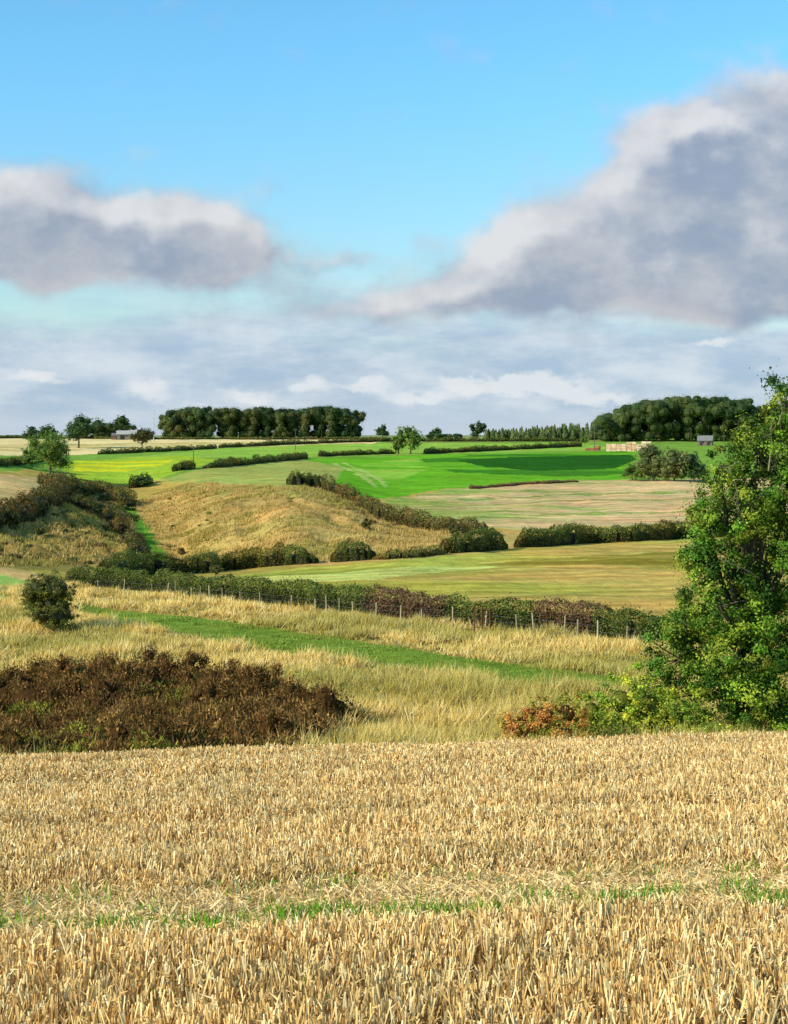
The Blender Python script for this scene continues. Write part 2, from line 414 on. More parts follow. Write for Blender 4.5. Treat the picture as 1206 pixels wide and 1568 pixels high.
thicket('gorse_thicket',gorseP,190,(1.45,2.15),(.8,1.5),1750,
   [S(134,98,56,1),S(108,80,48,1),S(158,118,68,1),S(114,94,46,1)],.12,[S(150,148,56,1),S(116,124,48,1),S(132,114,56,1)])
# ------------------------------------------------------------------ rough grass
def rough(name,P,n,hr,cols,avoid,per=7,width=.035,spread=.16,tuss=1.0):
    q=scatter(P,n)
    for A in avoid: q=q[~inside(q[:,0],q[:,1],A)]
    dens=fbm(q[:,0],q[:,1],1.6,3,12)
    q=q[rng.random(len(q))<.22+1.9*np.clip(dens-.33,0,1)]
    n=len(q);t_=fbm(q[:,0],q[:,1],1.6,2,12);hh=(.45+1.1*fbm(q[:,0],q[:,1],3,2,15))*(.55+tuss*ss((t_-.4)/.25)*.9)
    tone=varc(cols,n,.18)*(.85+.3*ss((t_-.35)/.3))[:,None];gz=ss((fbm(q[:,0],q[:,1],9,3,71)-.5)/.12)[:,None]
    tone=tone*(1-.5*gz)+S(160,160,64)*.5*gz
    q=np.repeat(q,per,0);tone=np.repeat(tone,per,0);hh=np.repeat(hh,per)
    m=len(q);q=q+rng.normal(0,spread,(m,2))
    P3=np.stack([q[:,0],q[:,1],Hh(q[:,0],q[:,1])-.02],1)
    d=rdir(m)*.6+np.array([.2,0,1])
    sc=np.clip(q[:,1]/60,.8,2.2)
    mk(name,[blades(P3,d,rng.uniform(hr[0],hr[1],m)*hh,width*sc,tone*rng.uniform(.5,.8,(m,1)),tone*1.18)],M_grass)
G1=[S(238,206,126,1),S(224,190,102,1),S(246,220,148,1),S(204,172,88,1)]
lowP=np.concatenate([[( -16,33.5),(16,33.5)],line([(1350,1000),(985,985)],3),line([(985,985),(860,972),(760,964),(650,954),(560,944),(470,934),(300,918),(105,898),(-120,898)],3)])
rough('meadow_grass',lowP,66000,(.22,.6),G1,[track,gorseP])
rough('dale_grass',plan([(-200,800),(0,780),(60,760),(100,750),(200,768),(290,740),(500,750),(600,800),(690,815),(680,848),(480,862),(255,864),(0,868),(-200,868)]),30000,(.2,.6),
   [S(216,180,110,.95),S(192,160,90,.95),S(172,148,78,.95)],[plan([(230,866),(222,842),(205,806),(188,778),(200,770),(222,800),(240,830),(262,862)])],5,.06,.5)
rough('track_grass',track,9000,(.05,.14),[S(138,160,62,.9),S(120,146,54,.9),S(160,172,80,.9)],[],6,.04,.25)
# ------------------------------------------------------------------ hedges
HC=[S(94,112,38,.82),S(72,92,32,.82),S(118,128,46,.82),S(136,126,52,.82)]
HB=[S(136,98,68,.8),S(116,88,56,.8),S(152,110,74,.8)]
def hedge(name,pts,h,w,leaf,dens=1.0,cols=HC,brown=None,hv=.25,gap=0.0):
    L=line(pts,6);seg=np.linalg.norm(np.diff(L,axis=0),axis=1);cum=np.concatenate([[0],np.cumsum(seg)]);tot=cum[-1]
    n=int(min(100000,tot*(2*h+w)/(leaf*leaf*.45)*1.35*dens))
    s=rng.random(n)*tot
    tp=max(1.5,h*.9)
    sd_=int(abs(pts[0][0]))
    def env(q): return .3+.7*np.clip(np.minimum(q,tot-q)/tp,0,1)
    def hgt(q): 
        e=env(q)*(1+hv*2*(fbm(q,q*0+sd_,max(h*1.6,2.0),4,len(pts))-.5)+hv*.9*(fbm(q,q*0+sd_,.8,2,3)-.5))
        if gap: e=e*(.25+.75*ss((fbm(q,q*0+sd_+7,7,2,5)-gap)/.08))
        return h*e
    px=np.interp(s,cum,L[:,0]);py=np.interp(s,cum,L[:,1])
    k=np.clip(np.searchsorted(cum,s)-1,0,len(seg)-1)
    tg=np.diff(L,axis=0)[k]/seg[k][:,None];nn=np.stack([-tg[:,1],tg[:,0]],1)
    th=rng.uniform(-.15,math.pi+.15,n)
    ht=hgt(s)
    wd=w*.5*env(s)*(1+.9*(fbm(s,s*0+5,3,2,len(pts)+3)-.5))
    lump=.70+.56*fbm(s*1.3,th*1.7,1.0,2,7)
    r=lump*rng.uniform(.82,1.06,n);r=np.where(rng.random(n)<.09,r*rng.uniform(1.0,1.34,n),r)
    cx=np.sign(np.cos(th))*np.abs(np.cos(th))**.7;sz=np.abs(np.sin(th))**.7*np.sign(np.sin(th))
    off=cx*wd*r;up=np.maximum(sz,-.05)*ht*.5*r+ht*.5
    low=rng.random(n)<.45;up=np.where(low,rng.random(n)*ht*.7,up);off=np.where(low,np.sign(cx)*wd*rng.uniform(.75,1.1,n),off)
    P=np.stack([px+nn[:,0]*off,py+nn[:,1]*off,0*px],1);P[:,2]=Hh(P[:,0],P[:,1])+up
    N=np.stack([nn[:,0]*cx,nn[:,1]*cx,np.clip(sz,0,1)],1)*.7+rdir(n)*.7
    c=varc(cols,n,.3)
    if brown is not None:
        pb=CX+F*px/py;t=np.zeros(n)
        for a,b in brown: t=np.maximum(t,ss((pb-a)/25)*ss((b-pb)/25))
        mm=rng.random(n)<t*.9;c[mm]=varc(HB,mm.sum(),.25)
    else:
        mm=fbm(s,s*0+9,6,2,3)>.58;c[mm]=c[mm]*np.array([1.3,.95,.8])
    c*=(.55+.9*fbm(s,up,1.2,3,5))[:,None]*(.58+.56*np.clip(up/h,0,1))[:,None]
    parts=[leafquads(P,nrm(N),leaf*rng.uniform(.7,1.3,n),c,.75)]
    V=[];m_=max(8,int(tot/max(w,1)*1.5))
    S2=np.linspace(0,tot,m_);qx=np.interp(S2,cum,L[:,0]);qy=np.interp(S2,cum,L[:,1])
    tt=np.stack([np.gradient(qx),np.gradient(qy)],1);tt/=np.linalg.norm(tt,axis=1,keepdims=True)+1e-9
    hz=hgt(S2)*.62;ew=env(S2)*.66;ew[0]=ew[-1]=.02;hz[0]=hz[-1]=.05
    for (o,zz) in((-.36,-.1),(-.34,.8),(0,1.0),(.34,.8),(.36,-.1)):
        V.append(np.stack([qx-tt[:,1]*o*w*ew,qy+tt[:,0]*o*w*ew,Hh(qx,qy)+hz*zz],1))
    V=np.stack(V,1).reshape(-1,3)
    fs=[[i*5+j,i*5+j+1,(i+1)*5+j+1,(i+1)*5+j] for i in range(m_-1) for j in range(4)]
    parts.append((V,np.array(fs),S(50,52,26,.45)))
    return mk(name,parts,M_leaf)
hedge('hawthorn_hedge',[(100,894),(200,903),(300,913),(400,921),(470,929),(560,939),(650,949),(760,959),(860,967),(1000,982),(1100,990)],1.75,1.4,.13,1,HC,[(560,700),(810,935)],hv=.26)
hedge('hawthorn_hedge',[(150,880),(240,881),(310,877),(400,868),(486,862)],2.0,1.9,.17,hv=.5)
hedge('hawthorn_hedge',[(505,861),(540,859),(575,856)],2.2,2.0,.17,hv=.55)
hedge('hawthorn_hedge',[(676,848),(720,845),(775,841)],2.6,2.4,.18,hv=.55)
hedge('hawthorn_hedge',[(790,839),(870,834),(960,829),(1060,824),(1200,816)],2.4,2.2,.18,hv=.5)
hedge('low_scrub_hedge',[(570,857),(620,854),(680,849)],1.0,1.8,.15,.8,[S(170,150,72),S(140,134,56),S(110,120,44)],hv=.9)
hedge('hawthorn_hedge',[(438,742),(470,744),(505,752)],2.6,2.6,.22,hv=.8)
hedge('hawthorn_hedge',[(500,750),(530,765),(560,780),(590,797),(640,808),(690,814),(760,820)],2.1,2.6,.22,1,[S(110,112,44,.85),S(84,98,36,.85),S(140,120,54,.85),S(150,112,60,.85)],hv=.9,gap=.3)
hedge('field_hedge',[(310,718),(370,712),(430,706),(468,702)],2.0,2.5,.4,hv=.8)
hedge('field_hedge',[(265,722),(280,720),(295,717)],2.3,3,.4,hv=.7)
hedge('field_hedge',[(490,699),(540,697),(603,695)],1.8,2.5,.45,hv=.8)
hedge('field_hedge',[(650,695),(720,692),(800,688),(890,684)],2.2,2.5,.5,hv=.8)
hedge('field_hedge',[(150,696),(240,692),(330,687)],1.8,2.5,.5,hv=.8)
hedge('field_hedge',[(335,686),(420,682),(520,678),(600,676),(760,676),(900,676)],2.0,2.5,.55,hv=.9)
hedge('field_hedge',[(-60,672),(40,671),(240,673),(420,673),(600,673)],1.4,2.5,.55,hv=.6)
hedge('field_hedge',[(720,749),(800,742),(885,738)],.7,1.5,.3,1,[S(160,124,80),S(140,124,70)],hv=.5)
hedge('dale_scrub',[(60,738),(90,748),(130,752),(170,762),(196,776)],2.2,4,.3,1,[S(116,116,44),S(136,108,56),S(90,104,38)],hv=.9)
hedge('dale_scrub',[(-60,812),(0,802),(40,790),(70,776),(90,762),(98,752)],2.4,3,.28,1,[S(110,106,44),S(134,100,56),S(86,96,38)],hv=.9)
hedge('dale_scrub',[(100,770),(140,786),(175,806),(205,836),(215,858)],1.6,2.4,.24,1,[S(110,106,44),S(134,108,56),S(86,96,38)],hv=.9,gap=.42)
hedge('dale_scrub',[(90,700),(60,706),(20,712),(-40,716)],1.8,2.5,.35,1)
hedge('field_hedge',[(200,748),(218,744),(232,740)],3.0,3,.35,hv=.6)
# ------------------------------------------------------------------ scattered scrub
def scrub(name,P,n,rr,cols,leaf):
    q=scatter(P,n);Cs=[];Ns=[];Cl=[]
    for x,y in q:
        z=float(Hh(x,y));r=rng.uniform(*rr)*rng.uniform(.6,1.2)
        c_=np.array(cols)[rng.integers(len(cols))]*(.7+.6*rng.random())
        for l in range(4):
            o=rng.normal(0,r*.45,2);rl=r*rng.uniform(.4,.8);k=int(25+50*rl)
            d=rdir(k);d[:,2]=np.abs(d[:,2])
            Cs.append(np.array([x+o[0],y+o[1],z])+d*np.array([rl,rl,rl*.9])*rng.uniform(.5,1.15,(k,1)));Ns.append(nrm(d+rdir(k)*.8))
            Cl.append(c_*rng.uniform(.7,1.3,(k,1)))
    Cs=np.concatenate(Cs);mk(name,[leafquads(Cs,np.concatenate(Ns),np.full(len(Cs),leaf),np.concatenate(Cl),.8)],M_leaf)
scrub('dale_scrub_bushes',plan([(-150,800),(0,800),(70,775),(130,762),(190,785),(215,830),(225,858),(100,868),(-150,862)]),200,(.3,1.1),[S(108,102,46),S(134,112,58),S(86,92,40)],.2)
scrub('dale_scrub_bushes',plan([(80,742),(150,748),(195,775),(215,800),(180,800),(120,765),(70,760)]),80,(.6,1.7),[S(112,114,46),S(140,112,58),S(82,100,40)],.26)
scrub('hillside_bushes',plan([(230,760),(440,748),(560,800),(650,835),(480,858),(260,860)]),44,(.2,.7),[S(116,122,48),S(150,130,60)],.2)
scrub('hedge_bushes',plan([(505,750),(530,758),(600,790),(640,805),(600,812),(560,798),(520,776)]),40,(.5,1.4),[S(100,112,40),S(140,116,56),S(150,106,60)],.22)
scrub('meadow_bushes',plan([(130,905),(560,950),(960,995),(960,1030),(560,985),(130,925)]),70,(.15,.45),[S(130,130,54),S(156,126,66)],.12)
scrub('meadow_bushes',plan([(380,1030),(560,1040),(600,1060),(560,1100),(440,1140),(520,1080)]),40,(.2,.55),[S(170,174,70),S(136,152,56)],.09)
# ------------------------------------------------------------------ trees
BARK=S(112,98,78,.7)
def crown(lobes,ncl,per,cr,leaf,cols,core=.5,flat=.8,rlo=.5,cv=.3):
    w=np.array([l[3]*l[5]+l[3]*l[4] for l in lobes]);w=w/w.sum()
    k=rng.choice(len(lobes),ncl,p=w);Lb=np.array(lobes)[k]
    d=rdir(ncl);rad=rng.uniform(rlo,1.04,ncl)**.7
    cc=Lb[:,:3]+d*Lb[:,3:6]*rad[:,None]
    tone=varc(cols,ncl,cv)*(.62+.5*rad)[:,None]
    n=ncl*per
    crr=np.repeat(cr*rng.uniform(.55,1.5,ncl),per)
    dd=rdir(n);pos=np.repeat(cc,per,0)+dd*(crr*np.abs(rng.normal(0,.6,n)))[:,None]*np.array([1,1,flat])
    N=nrm(dd*.5+np.repeat(d,per,0)*.5+rdir(n)*.6+np.array([0,0,.2]))
    cl=np.repeat(tone,per,0)*rng.uniform(.65,1.35,(n,1))
    keep=pos[:,2]>0.05
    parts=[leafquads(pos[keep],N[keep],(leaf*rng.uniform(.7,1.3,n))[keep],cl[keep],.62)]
    if core:
        for l in lobes:
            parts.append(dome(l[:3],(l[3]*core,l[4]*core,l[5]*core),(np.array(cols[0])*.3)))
    return parts,cc
def tree(name,x,y,lobes,ncl,per,cr,leaf,cols,tr,core=.5,twigs=0,bark=BARK,flat=.8,rlo=.5,cv=.3):
    z=float(Hh(x,y));e=empty(name);e.location=(x,y,z)
    L=[tuple(l) for l in lobes]
    parts,cc=crown(L,ncl,per,cr,leaf,cols,core,flat,rlo,cv)
    mk('crown',parts,M_leaf,e)
    top=max(l[2] for l in L);tp=[]
    cm=np.mean([l[:2] for l in L],axis=0)
    f=top*.62
    P=[np.array([0,0,-.3]),np.array([tr*.3,0,f*.25]),np.array([cm[0]*.35,cm[1]*.35,f*.6]),np.array([cm[0]*.7,cm[1]*.7,f])]
    tp.append(tube(P,[tr*1.35,tr,tr*.8,tr*.55],bark,9))
    for l in L:
        s=P[1]*.3+P[2]*.7 if l[2]>f*.6 else P[1]
        t=np.array(l[:3]);mid=(s+t)/2+rng.normal(0,.04,3)*top*.3+np.array([0,0,-.03*top])
        tp.append(tube([s,mid,t],[tr*.45,tr*.28,tr*.1],bark,6))
    for i in range(min(twigs,len(cc))):
        c=cc[i];j=np.argmin([np.linalg.norm(np.array(l[:3])-c) for l in L]);s=np.array(L[j][:3])
        tp.append(tube([s,(s+c)/2+rng.normal(0,.12,3),c],[tr*.09,tr*.06,tr*.025],bark,4))
    mk('trunk_and_limbs',tp,M_bark,e)
    return e
OAK=[S(96,130,42,.85),S(76,110,36,.85),S(120,144,48,.85)]
def gtree(name,px,v,hpx,wpx,cols=OAK,trunk=.22,leafpx=1.6,nl=8,ncl=None,per=30,cf=.08):
    x,y=pixel_to_ground(px,v)
    k=y/F;h=hpx*k;w=wpx*k
    lobes=[];cz=h*(trunk+(1-trunk)*.5);rz=h*(1-trunk)*.5
    for i in range(nl):
        a=2*math.pi*i/nl+rng.uniform(-.5,.5);rr=rng.uniform(.35,.72)
        lobes.append((math.cos(a)*w*.5*rr,math.sin(a)*w*.5*rr,cz+rz*rng.uniform(-.6,.4),w*.5*(1.04-rr)*rng.uniform(.7,1.05),w*.5*(1.04-rr)*rng.uniform(.85,1.0),rz*rng.uniform(.3,.5)))
    ox=rng.uniform(-.12,.12)*w
    lobes.append((ox,0,cz+rz*.45,w*.26,w*.26,rz*.5));lobes.append((w*.05,0,cz-rz*.2,w*.36,w*.36,rz*.65))
    leaf=max(.1,leafpx*k)
    if ncl is None: ncl=int(np.clip(hpx*wpx/10,60,480))
    return tree(name,x,y,lobes,ncl,per,max(leaf*1.5,w*cf),leaf,cols,max(.12,h*.025),.55,0)
def big_tree():
    D=50.0;bx=(1135-CX)/F*D;by=D;bz=float(Hh(bx,by));k=D/F
    pl=[(1203,618,40,66,0),(1160,695,68,62,0),(1215,740,90,90,.5),(1126,775,74,66,-.5),(1106,850,68,66,-.6),(1195,850,90,85,0),(1094,925,72,64,-.8),(1044,955,46,40,-.5),
        (1036,1005,64,54,-.6),(1115,1000,84,66,-1.2),(1200,965,95,90,-.4),(1050,1060,72,52,-.6),(1140,1060,80,56,-1.4),(1230,1050,95,74,-1.0),(1290,700,90,100,.3),(1310,830,120,110,0),(1320,960,120,110,0),(1240,640,60,60,.8),(1175,800,80,80,2.2),(1170,950,110,90,2.4),(1180,1090,90,36,-1.0),(1072,855,36,38,-.4),(1098,715,36,42,-.3),(1075,780,30,34,-.3)]
    lobes=[((a-CX)*k-bx,dy,(HY-b)*k-bz,ra*k,max(ra,rb)*k*.9,rb*k) for a,b,ra,rb,dy in pl]
    cols=[S(126,152,40,.9),S(98,136,34,.9),S(74,112,30,.9),S(152,164,48,.9)]
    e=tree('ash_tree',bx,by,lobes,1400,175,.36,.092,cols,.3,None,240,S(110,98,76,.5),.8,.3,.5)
    dp=[]
    for a,b,a2,b2 in[(1150,880,1085,850),(1165,720,1160,650),(1120,760,1092,712),(1130,800,1105,760),(1180,650,1172,600)]:
        p0=np.array([(a-CX)*k-bx,-1.0,(HY-b)*k-bz]);p1=np.array([(a2-CX)*k-bx,-1.7,(HY-b2)*k-bz])
        m=(p0+p1)/2+rng.normal(0,.12,3)
        dp.append(tube([p0,m,p1],[.025,.016,.006],S(180,168,130,.7),5))
        for q in range(4):
            s=m+(p1-m)*rng.random();dp.append(tube([s,s+rdir(1)[0]*rng.uniform(.2,.5)+np.array([-.1,0,.15])],[.010,.004],S(180,168,130,.7),4))
    mk('bare_twigs',dp,M_bark,e)
big_tree()
def shrub(name,D,pl,cols,ncl,per,leaf,cr=.22):
    k=D/F;bx=(np.mean([p[0] for p in pl])-CX)*k;bz=float(Hh(bx,D))
    lobes=[((a-CX)*k-bx,dy,(HY-b)*k-bz,ra*k,ra*k,rb*k) for a,b,ra,rb,dy in pl]
    return tree(name,bx,D,lobes,ncl,per,cr,leaf,cols,.05,.4,60)
shrub('elder_shrub',47,[(905,1090,32,36,0),(950,1074,44,42,0),(995,1084,44,44,.3),(1035,1096,40,42,0),(930,1120,50,28,-.4),(1000,1122,60,30,-.4),(1080,1120,50,30,-.4)],[S(196,194,60,1),S(162,174,52,1),S(130,154,46,1)],340,90,.078,.24)
shrub('dogwood_shrub',45,[(795,1108,32,22,0),(835,1096,34,28,0),(868,1092,30,32,0),(810,1124,46,24,0),(865,1124,40,28,-.3)],[S(200,136,58,1),S(178,150,58,1),S(168,106,50,1),S(156,154,54,1)],170,80,.068,.22)
gtree('hawthorn_tree',76,968,98,92,[S(118,122,48,.85),S(100,110,42,.85),S(138,130,56,.85)],.03,2.4,12,ncl=330,per=70,cf=.075)
YG=[S(122,150,54,.9),S(102,136,46,.9),S(144,158,62,.9)]
DK=[S(78,106,48,.85),S(62,92,42,.85),S(98,120,54,.85)]
gtree('sycamore_tree',76,728,74,74,YG,.06,1.9)
gtree('ash_tree',48,718,40,40,YG,.1,1.9)
gtree('oak_tree',628,695,47,44,YG,.06,1.7)
gtree('oak_tree',610,695,38,28,YG,.06,1.7)
GR=[S(124,134,70,1),S(144,142,80,1),S(106,120,60,1)]
gtree('oak_tree',1000,737,64,62,GR,.0,1.9,nl=12)
gtree('oak_tree',1032,737,56,56,GR,.0,1.9,nl=12)
gtree('oak_tree',1062,738,50,50,DK,.0,1.9)
gtree('hawthorn_bush',968,736,28,40,YG,.0,1.9)
gtree('hawthorn_tree',120,686,54,52,DK,.22,1.7)
gtree('hawthorn_tree',217,690,36,44,[S(112,102,54,.85),S(92,96,48,.85)],.3,1.6)
gtree('oak_tree',187,672,40,36,DK,.2,1.5)
gtree('oak_tree',150,671,32,42,DK,.1,1.5)
gtree('oak_tree',46,681,32,30,DK,.15,1.5)
gtree('oak_tree',72,680,32,34,DK,.15,1.5)
gtree('oak_tree',585,672,23,26,DK,.12,1.4)
gtree('oak_tree',667,672,19,24,DK,.12,1.4)
gtree('oak_tree',731,673,30,34,DK,.1,1.4)
gtree('oak_tree',895,681,14,16,YG,.1,1.4)
gtree('hawthorn_tree',219,746,18,28,DK,.1,2.1)
for px,v,w,h in[(15,806,36,32),(52,790,44,34),(100,758,26,20),(130,762,34,26),(160,772,26,20),(150,790,24,16),(84,746,22,22),(200,850,14,12),(278,850,14,12),(60,820,18,16),(108,812,12,12),(330,880,26,16),(560,812,20,22),(480,742,26,16),(700,818,30,14)]:
    gtree('hawthorn_bush',px,v,h,w,[S(114,116,50,.85),S(138,114,60,.85),S(88,104,44,.85)],.0,1.9,6,ncl=60)
def woodland(name,px0,px1,v,prof,depth,sp,cols,leafpx=1.3,conifer=False):
    parts=[]
    a=np.array(pixel_to_ground(px0,v));b=np.array(pixel_to_ground(px1,v))
    L=np.linalg.norm(b-a);t=(b-a)/L;n=np.array([-t[1],t[0]])
    tr=[]
    for i in range(int(L/sp)+1):
        for j in range(int(depth/sp)+1):
            s=np.clip(i*sp+rng.normal(0,sp*.35),0,L);o=j*sp+rng.normal(0,sp*.35)
            p=a+t*s+n*o;f=np.clip(s/L,0,1)
            h=prof(f)*p[1]/F*(rng.uniform(.7,1.1) if conifer else rng.uniform(.9,1.06))
            z=float(Hh(p[0],p[1]))
            c0=cols[rng.integers(len(cols))]*rng.uniform(.75,1.25)
            leaf=leafpx*p[1]/F
            for q in range(8):
                if conifer: fr=.12+.115*q;rr=sp*.6*(1.05-fr);ox=oy=0;rz=h*.16
                else:
                    fr=[.14,.32,.62,.74,.86,.5,.7,.9][q];rr=min(sp*rng.uniform(.42,.7),h*.3);ox,oy=rng.normal(0,sp*.35,2);rz=min(rr*.9,h*.22)
                zc=min(z+h*fr,z+h-rz)
                k=75
                d=rdir(k);r=rng.uniform(.7,1.2,k)
                pos=np.array([p[0]+ox,p[1]+oy,zc])+d*np.array([rr,rr,rz])*r[:,None]
                cl=c0*rng.uniform(.8,1.2)*rng.uniform(.6,1.4,(k,1))
                parts.append(leafquads(pos,nrm(d+rdir(k)*.6),leaf*rng.uniform(.7,1.3,k),cl,.8))
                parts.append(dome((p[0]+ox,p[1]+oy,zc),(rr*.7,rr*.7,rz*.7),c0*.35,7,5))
            tr.append(tube([[p[0],p[1],z-.5],[p[0],p[1],z+h*.5]],[.35,.2],BARK*.6,5)+(1,))
    return mk(name,parts+tr,[M_leaf,M_bark])
WD=[S(96,116,54,.95),S(76,102,48,.95),S(116,124,56,.95),S(122,120,58,.95),S(84,108,52,.95)]
woodland('beech_woodland',250,550,671,lambda f:47+2*math.sin(f*17)-10*max(0,1-f*12)-5*max(0,(f-.93)*14),32,6.5,WD)
woodland('beech_woodland',930,1150,676,lambda f:34+36*math.sin(min(1,(f*1.6+.1))*1.57)-(10*max(0,f-.6)),40,8,[S(102,124,54,.95),S(84,112,48,.95),S(124,134,60,.95)])
woodland('beech_woodland',1150,1330,676,lambda f:58,30,9,WD)
woodland('conifer_plantation',745,925,673,lambda f:15+11*f,20,4.0,[S(122,140,76,.9),S(106,128,68,.9),S(136,144,82,.9)],1.4,True)
woodland('hedgerow_trees',130,200,672,lambda f:24,8,8,DK)
woodland('hedgerow_trees',655,700,673,lambda f:9,4,4,DK)
woodland('distant_treeline',-160,40,671,lambda f:5,8,7,DK)
# ------------------------------------------------------------------ fence, gate
def fence():
    L=line([(150,908),(250,916),(330,925),(420,933),(480,940),(545,947),(620,954),(700,963),(760,969),(850,978),(930,988),(1010,997)],6)
    seg=np.linalg.norm(np.diff(L,axis=0),axis=1);cum=np.concatenate([[0],np.cumsum(seg)])
    S_=np.arange(0,cum[-1],2.4);P=[];tops=[]
    for s in S_:
        s=s+rng.normal(0,.3);x=np.interp(s,cum,L[:,0]);y=np.interp(s,cum,L[:,1]);z=float(Hh(x,y))
        h=1.2+rng.normal(0,.14);tl=rng.normal(0,.06,2)
        P.append(tube([[x,y,z-.2],[x+tl[0]*h,y+tl[1]*h,z+h],[x+tl[0]*h,y+tl[1]*h,z+h+.03]],[.05,.045,.02],S(204,186,144,.85)*rng.uniform(.5,1.1),6));tops.append((x,y,z))
    for hh in(.35,.7,1.05):
        P.append(tube([(a,b,c+hh) for a,b,c in tops],[.006]*len(tops),S(130,128,120,.6),4))
    mk('post_and_wire_fence',P,M_wood)
    P=[];ir=S(120,72,48,.7)
    x0,y0=pixel_to_ground(726,968);x1,y1=pixel_to_ground(750,970)
    for i in range(3):
        x=x0+(x1-x0)*i/2;y=y0+(y1-y0)*i/2;z=float(Hh(x,y));P.append(tube([[x,y,z-.2],[x,y,z+1.7]],[.05,.04],ir,6))
    z=float(Hh(x0,y0))
    for hh in(.3,.6,.9,1.2,1.5): P.append(tube([[x0,y0,z+hh],[x1,y1,z+hh]],[.02,.02],ir,5))
    P.append(tube([[x0,y0,z+.3],[x1,y1,z+1.5]],[.02,.02],ir,5))
    mk('rusty_field_gate',P,M_metal)
fence()
# ------------------------------------------------------------------ farm buildings
def barn(name,px,v,w,dp,h,rh,rot,wc,rc,nd=2):
    x,y=pixel_to_ground(px,v);z=float(Hh(x,y));e=empty(name);e.location=(x,y,z);e.rotation_euler=(0,0,rot)
    mk('walls',[box(0,0,h/2-.4,w,dp,h+.8,wc)],M_build,e)
    V=np.array([[-w/2-.4,-dp/2-.5,h+.003],[w/2+.4,-dp/2-.5,h+.003],[w/2+.4,dp/2+.5,h+.003],[-w/2-.4,dp/2+.5,h+.003],[-w/2-.4,0,h+rh],[w/2+.4,0,h+rh]])
    mk('roof',[(V,np.array([[0,1,5,4],[2,3,4,5]]),rc),(V,np.array([[0,4,3],[1,2,5]]),wc*.8)],M_build,e)
    P=[]
    for i in range(nd): P.append(box(-w/2+(i+.5)*w/nd,-dp/2-.03,h*.4,w/nd*.4,.06,h*.8,S(60,58,52)))
    mk('doors',P,M_build,e)
    P=[box(-w/2+(i+.98)*w/nd-.8,-dp/2-.03,h*.68,.9,.06,.9,S(40,50,60)) for i in range(nd)]
    mk('windows',P,M_build,e)
barn('farm_barn',205,673,22,12,3.4,2.6,.12,S(150,140,120,.7),S(190,184,170,.85),3)
barn('farm_barn',182,673,9,8,2.6,1.8,.1,S(140,112,88,.7),S(140,135,125,.7),1)
barn('farmhouse',1080,682,8,7,2.6,3.0,-.3,S(150,132,108,.6),S(160,156,148,.6),2)
def bales(name,px0,px1,v,rows,cols):
    a=np.array(pixel_to_ground(px0,v));b=np.array(pixel_to_ground(px1,v));L=np.linalg.norm(b-a);t=(b-a)/L;rot=math.atan2(t[1],t[0]);P=[]
    n=int(L/2.5)
    for i in range(n):
        top=rows-(rng.random()<.3)-(i==0)
        for j in range(top):
            for k in range(2):
                p=a+t*(i+.5)*2.5+np.array([-t[1],t[0]])*k*1.3
                P.append(box(p[0],p[1],float(Hh(p[0],p[1]))+.55+j*1.22,2.3,1.15,1.12,cols[rng.integers(len(cols))]*rng.uniform(.85,1.1),rot,.05))
    mk(name,P,M_bale)
bales('straw_bale_stack',928,998,691,4,[S(232,190,150,.9),S(224,176,134,.9),S(238,206,170,.9)])
bales('straw_bale_stack',896,924,690,2,[S(176,108,76,.7),S(160,100,70,.7),S(190,130,94,.7)])
def pole(name,px,v,hpx,arms=1,r=.16,c=S(110,100,90)):
    x,y=pixel_to_ground(px,v);z=float(Hh(x,y));h=hpx*y/F
    P=[tube([[x,y,z-.3],[x,y,z+h]],[r*1.2,r*.8],c,6)]
    for i in range(arms):
        P.append(box(x,y,z+h-.5-i*.8,2.0,.14,.14,c))
        for s in(-.8,0,.8): P.append(tube([[x+s,y,z+h-.42-i*.8],[x+s,y,z+h-.18-i*.8]],[.06,.04],S(190,190,190),5))
    mk(name,P,M_wood)
pole('radio_mast',235,676,48,0,.3,S(200,200,205))
pole('utility_pole',452,690,33);pole('utility_pole',296,712,28);pole('utility_pole',910,690,38);pole('utility_pole',640,690,26,1,.12)

# ------------------------------------------------------------------ sun + sky
sun_el=math.radians(29);tx,ty=-.88,-.47
az=math.atan2(tx,ty)
sd=bpy.data.lights.new('sun','SUN');sd.energy=5.0;sd.angle=math.radians(.5);sd.color=(1,.94,.81)
so=bpy.data.objects.new('sun',sd);bpy.context.collection.objects.link(so)
from mathutils import Vector
tl=math.hypot(tx,ty)
tosun=Vector((tx/tl*math.cos(sun_el),ty/tl*math.cos(sun_el),math.sin(sun_el)))
so.rotation_euler=tosun.to_track_quat('Z','Y').to_euler();so.location=(-30,-30,40)

